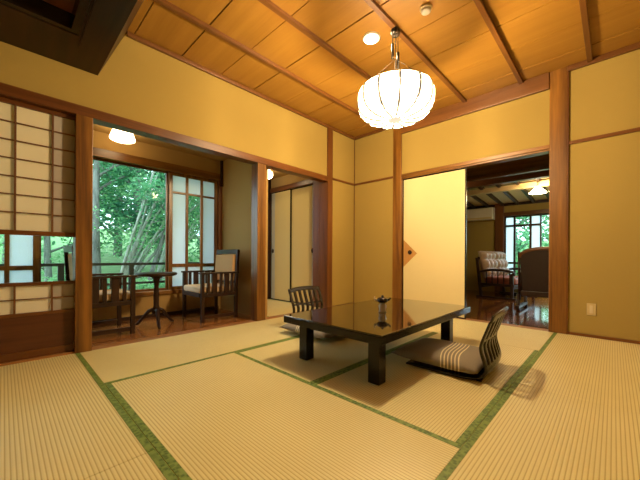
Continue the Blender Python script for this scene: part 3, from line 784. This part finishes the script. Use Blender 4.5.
t = thing('glider_chair', 'dark armchair seen from behind through the doorway', 'armchair', (5.72, .74, -.004))
W = .30                                             # back toward -x, front +x
vs = []; fs = []; NA = 18                           # arched solid back
out = [(-W+.03, .30)] + [(-(W-.01)*math.cos(PI*k/NA) if 0 < k < NA else (-W+.01 if k == 0 else W-.01), .80+.125*math.sin(PI*k/NA)) for k in range(NA+1)] + [(W-.03, .30)]
n = len(out)
tl = lambda z: -.20-.10*(z-.3)/.6
vs = [(tl(z), y, z) for y, z in out]+[(tl(z)+.09, y, z) for y, z in out]
mb = MB(); mb.add(vs, [tuple(range(n)), tuple(range(n, 2*n))[::-1]]+[(i, (i+1) % n, n+(i+1) % n, n+i) for i in range(n)])
mb.build('back_panel', M['brownback'], t, .01)
top = [(tl(z)+.02, y*1.0, z+.012) for y, z in out[1:-1]]
MB().tube(top, .030, 10).build('crest_rail', M['redY'], t)
for q in (-W, W): MB().tube([(tl(.4), q, .16), (tl(.86), q, .90)], [.018, .012], 8).build('back_post', M['darkZ'], t)
for s in (-1, 1):
    y = s*(W+.01)
    MB().tube([(-.24, y, .56), (0, y, .58), (.28, y, .54), (.32, y, .48)], [.02, .026, .026, .02], 8).build('armrest', M['darkX'], t)
    MB().bar((-.33, y, .055), (.34, y, .055), .05, .04).build('runner', M['darkX'], t, .005)
    sl = MB()
    for k in range(5): sl.tube([(-.18+k*.11, y, .24), (-.18+k*.11, y, .57)], .010, 6)
    sl.build('arm_spindles', M['darkZ'], t)
    for sx in (-.26, .28):
        MB().tube([(sx, y, .0), (sx, y, .03), (sx, y, .25)], [.030, .026, .020], 10).build('leg', M['darkZ'], t)
BX(-.22, .32, -W+.01, W-.01, .22, .30).build('seat_frame', M['darkX'], t, .01)
BX(-.12, .34, -W+.03, W-.03, .30, .42).build('seat_cushion', M['redseat'], t, .04, seg=4)
ac = thing('air_conditioner', 'white wall air conditioner on the far living room wall', 'air conditioner', (LX-.001, 2.30, 1.68))
BX(-.20, 0, -.30, .30, 0, .28).build('housing', M['white'], ac, .02)
BX(-.205, -.199, -.27, .27, .02, .06).build('louver', M['beige'], ac)

# ================================================================== GARDEN
vs, fs = [], []
gx = [-8+i*1.2 for i in range(28)]; gy = [-8+i*1.2 for i in range(28)]
def gz(x, y):
    e = max(0, max(y-5.0, x-8.5)); return -.75+.17*e+.10*math.sin(x*1.3)*math.cos(y*.9)
N = len(gx)
for x in gx:
    for y in gy: vs.append((x, y, gz(x, y)))
for i in range(N-1):
    for j in range(N-1): fs.append((i*N+j, (i+1)*N+j, (i+1)*N+j+1, i*N+j+1))
mb = MB(); mb.add(vs, fs, True); g = mb.build('garden_ground', M['moss']); struct(g)

def leaves(mb, c, rad, n, size, rng, flat=.8):
    for _ in range(n):
        while True:
            p = Vector((rng.uniform(-1, 1), rng.uniform(-1, 1), rng.uniform(-1, 1)))
            if .1 < p.length < 1: break
        p = Vector((p.x*rad, p.y*rad, p.z*rad*flat))+c
        a = Vector((rng.gauss(0, 1), rng.gauss(0, 1), rng.gauss(0, .45))).normalized()
        b = a.cross(Vector((rng.gauss(0, .5), rng.gauss(0, .5), 1))).normalized(); L = size*rng.uniform(.7, 1.35); w = L*.36
        mid = p+a*L*.5
        mb.add([p, mid+b*w-Vector((0, 0, L*.06)), p+a*L, mid-b*w-Vector((0, 0, L*.06))], [(0, 1, 2, 3)])
def tree(label, x, y, H, lean, r0, nb, crown, nl, lsize, lm, seed, crad=.55, low=.35):
    rng = random.Random(seed)
    z0 = gz(x, y)-.05
    t = thing('garden_tree', label, 'tree', (x, y, z0))
    tr = MB(); pts = []
    for i in range(9):
        u = i/8; pts.append(Vector((lean[0]*u+.10*math.sin(3*u+seed), lean[1]*u+.08*math.cos(4*u+seed)-.08, H*u)))
    tr.tube(pts, [r0*(1-.75*i/8) for i in range(9)], 9)
    tips = []
    for k in range(nb):
        u = low+(1-low)*(k+.5)/nb; i = min(int(u*8), 7); base = pts[i].lerp(pts[i+1], u*8-i)
        a = rng.uniform(0, 2*PI); L = crown*(1.05-.45*u)*rng.uniform(.7, 1.1)
        d = Vector((math.cos(a), math.sin(a), rng.uniform(.15, .75))).normalized()
        q = [base+d*L*s+Vector((0, 0, .12*L*math.sin(PI*s))) + Vector((rng.gauss(0, .04), rng.gauss(0, .04), 0))*s for s in (0, .3, .6, 1)]
        rb = r0*.42*(1.1-u*.6)
        tr.tube(q, [rb, rb*.75, rb*.5, rb*.2], 6)
        tips += [q[1], q[2], q[3], q[3]+Vector((rng.gauss(0, .3), rng.gauss(0, .3), rng.gauss(0, .25)))]
        for _ in range(2):
            e = q[2]+Vector((rng.gauss(0, .35), rng.gauss(0, .35), rng.uniform(-.1, .5)))*L*.6
            tr.tube([q[1], (q[1]+e)/2+Vector((0, 0, .05)), e], [rb*.4, rb*.3, rb*.12], 5); tips.append(e)
    tr.build('trunk', M['bark'], t)
    lf = MB(); per = max(1, nl//len(tips))
    for p in tips: leaves(lf, p, crad*rng.uniform(.6, 1.2), per, lsize, rng)
    lf.build('foliage', lm, t)
    return t
tree('forked grey tree at the left of the veranda view', 1.25, 7.4, 4.6, (.25, .3), .11, 9, 1.5, 6000, .070, M['leafA'], 3, .50, .42)
tree('slender slanting tree in the middle of the veranda view', 1.9, 6.6, 4.2, (1.1, .6), .055, 9, 1.1, 3600, .075, M['leafA'], 5, .42, .45)
tree('thin leaning tree behind the slatted window sash', 3.1, 7.0, 4.0, (.9, .5), .05, 9, 1.2, 4200, .08, M['leafC'], 8, .45, .2)
tree('bright leafy tree seen over the left armchair', .75, 8.0, 4.3, (-.3, .2), .07, 10, 1.3, 5600, .072, M['leafC'], 11, .5, .12)
tree('dark evergreen deep in the garden behind the forked tree', 2.6, 10.2, 6.0, (.2, .1), .15, 12, 1.9, 7000, .14, M['leafB'], 14, .8, .08)
tree('dark evergreen deep in the garden behind the sash window', 5.2, 10.0, 6.0, (-.2, .2), .15, 12, 1.9, 7000, .14, M['leafB'], 17, .8, .08)
tree('tall pale green tree far behind the veranda railing', 4.0, 12.6, 7.0, (.3, 0), .16, 13, 2.2, 7500, .17, M['leafA'], 21, .95, .06)
tree('tall tree far left behind the paper screen', .2, 11.6, 6.5, (.2, 0), .15, 12, 2.0, 7500, .16, M['leafA'], 23, .95, .06)
tree('tree beyond the living room window', 12.2, 2.4, 4.5, (.2, .2), .10, 10, 1.5, 4200, .12, M['leafA'], 29, .6, .15)
tree('second tree beyond the living room window, farther back', 15.0, 2.2, 5.0, (-.2, .4), .12, 10, 1.9, 4200, .15, M['leafC'], 31, .7, .12)
tree('broad tree between the two evergreens at the back of the garden', 3.3, 14.5, 7.5, (.2, .1), .16, 13, 2.4, 7500, .19, M['leafC'], 61, 1.0, .06)
tree('broad tree at the far right back of the garden', 6.6, 13.0, 7.5, (.2, .1), .16, 13, 2.4, 7500, .18, M['leafA'], 63, 1.0, .06)
def clump(label, x, y, n, seed, H, sway):
    rng = random.Random(seed); z0 = gz(x, y)-.05
    t = thing('garden_tree', label, 'tree', (x, y, z0)); tr = MB(); lf = MB()
    for k in range(n):
        a = sway+rng.uniform(-.5, .5); L = H*rng.uniform(.8, 1.1); sp = rng.uniform(.25, .75)
        pts = [Vector((math.cos(a)*sp*L*u**1.3+rng.gauss(0, .03), math.sin(a)*.3*sp*L*u, L*u*(1-.15*sp))) for u in (0, .2, .4, .6, .8, 1)]
        tr.tube(pts, [.034, .030, .026, .020, .014, .006], 6)
        for i in (2, 3, 4, 5):
            e = pts[i]+Vector((rng.gauss(0, .4), rng.gauss(0, .3), rng.uniform(0, .4)))
            tr.tube([pts[i], (pts[i]+e)/2+Vector((0, 0, .04)), e], [.012, .009, .004], 5)
            leaves(lf, e, .36, 100, .058, rng)
    tr.build('trunk', M['barkpale'], t); lf.build('foliage', M['leafC'], t)
clump('clump of thin pale stems slanting across the veranda view', 1.45, 6.9, 9, 71, 4.0, .1)
clump('clump of thin pale stems at the right of the veranda view', 2.55, 8.2, 8, 72, 4.4, .5)
def shrub(label, x, y, h, r, lm, seed, n=1500, ls=.07):
    rng = random.Random(seed); z0 = gz(x, y)-.03
    t = thing('garden_shrub', label, 'shrub', (x, y, z0))
    st = MB(); lf = MB()
    for k in range(7):
        a = rng.uniform(0, 2*PI); e = Vector((math.cos(a)*r*.6, math.sin(a)*r*.6, h*rng.uniform(.6, .9)))
        st.tube([(0, 0, 0), e*.5+Vector((0, 0, .06)), e], [.018, .012, .006], 6)
        leaves(lf, e, r*.55, n//7, ls, rng)
    st.build('stems', M['bark'], t); lf.build('foliage', lm, t)
shrub('low shrub behind the railing under the forked tree', 1.25, 6.0, .95, .6, M['leafB'], 41)
shrub('low shrub behind the railing beside the round table', 2.15, 6.1, .85, .6, M['leafC'], 42)
shrub('low shrub behind the railing near the sash window', 3.0, 6.2, .9, .6, M['leafB'], 43)
shrub('bright shrub seen through the glass of the paper screen', .35, 6.0, 1.2, .6, M['leafC'], 44)
shrub('clipped shrub beyond the living room window', 10.8, 1.9, 1.3, .7, M['leafC'], 45, 2200)

# ================================================================== LIGHT
w = bpy.data.worlds.new('sky'); SC.world = w; w.use_nodes = True
nt = w.node_tree; bg = nt.nodes['Background']
bg.inputs[0].default_value = (.70, .88, 1.0, 1); bg.inputs[1].default_value = 5.6
def area(name, loc, size, energy, color, rot=(0, 0, 0)):
    l = bpy.data.lights.new(name, 'AREA'); l.shape = 'DISK'; l.size = size; l.energy = energy; l.color = color
    o = bpy.data.objects.new(name, l); COL.objects.link(o); o.location = loc; o.rotation_euler = rot
    return o
for x, y, e in ((2.335, 1.61, 14), (.62, .48, 5), (2.335, -.70, 2)): area('downlight_beam', (x, y, ZC-.02), .12, e, (1, .76, .42))  # last two beams serve the added fill discs

l = bpy.data.lights.new('lantern_bulb', 'POINT'); l.energy = 500; l.color = (1, .74, .40); l.shadow_soft_size = .08
o = bpy.data.objects.new('lantern_bulb', l); COL.objects.link(o); o.location = (LC[0], LC[1], ZC-.034-.63)
# ================================================================== CAMERA
f, yaw, hy, ro = 305.0, math.radians(43.92), 256.6, .0054
cd = bpy.data.cameras.new('camera'); cam = bpy.data.objects.new('camera', cd); COL.objects.link(cam)
cd.sensor_width = 36; cd.lens = 36*f/640; cd.shift_y = (hy-240)/640; cd.clip_start = .02
cam.matrix_world = Matrix.Translation((0, 0, .80)) @ Matrix.Rotation(yaw-PI/2, 4, 'Z') @ Matrix.Rotation(PI/2, 4, 'X') @ Matrix.Rotation(ro, 4, 'Z')
SC.camera = cam
SC.view_settings.view_transform = 'Standard'; SC.view_settings.look = 'None'; SC.view_settings.gamma = 1
SC.view_settings.use_curve_mapping = False; SC.view_settings.exposure = .08
SC.cycles.max_bounces = 10; SC.cycles.diffuse_bounces = 6; SC.cycles.transparent_max_bounces = 16; SC.cycles.sample_clamp_indirect = 6
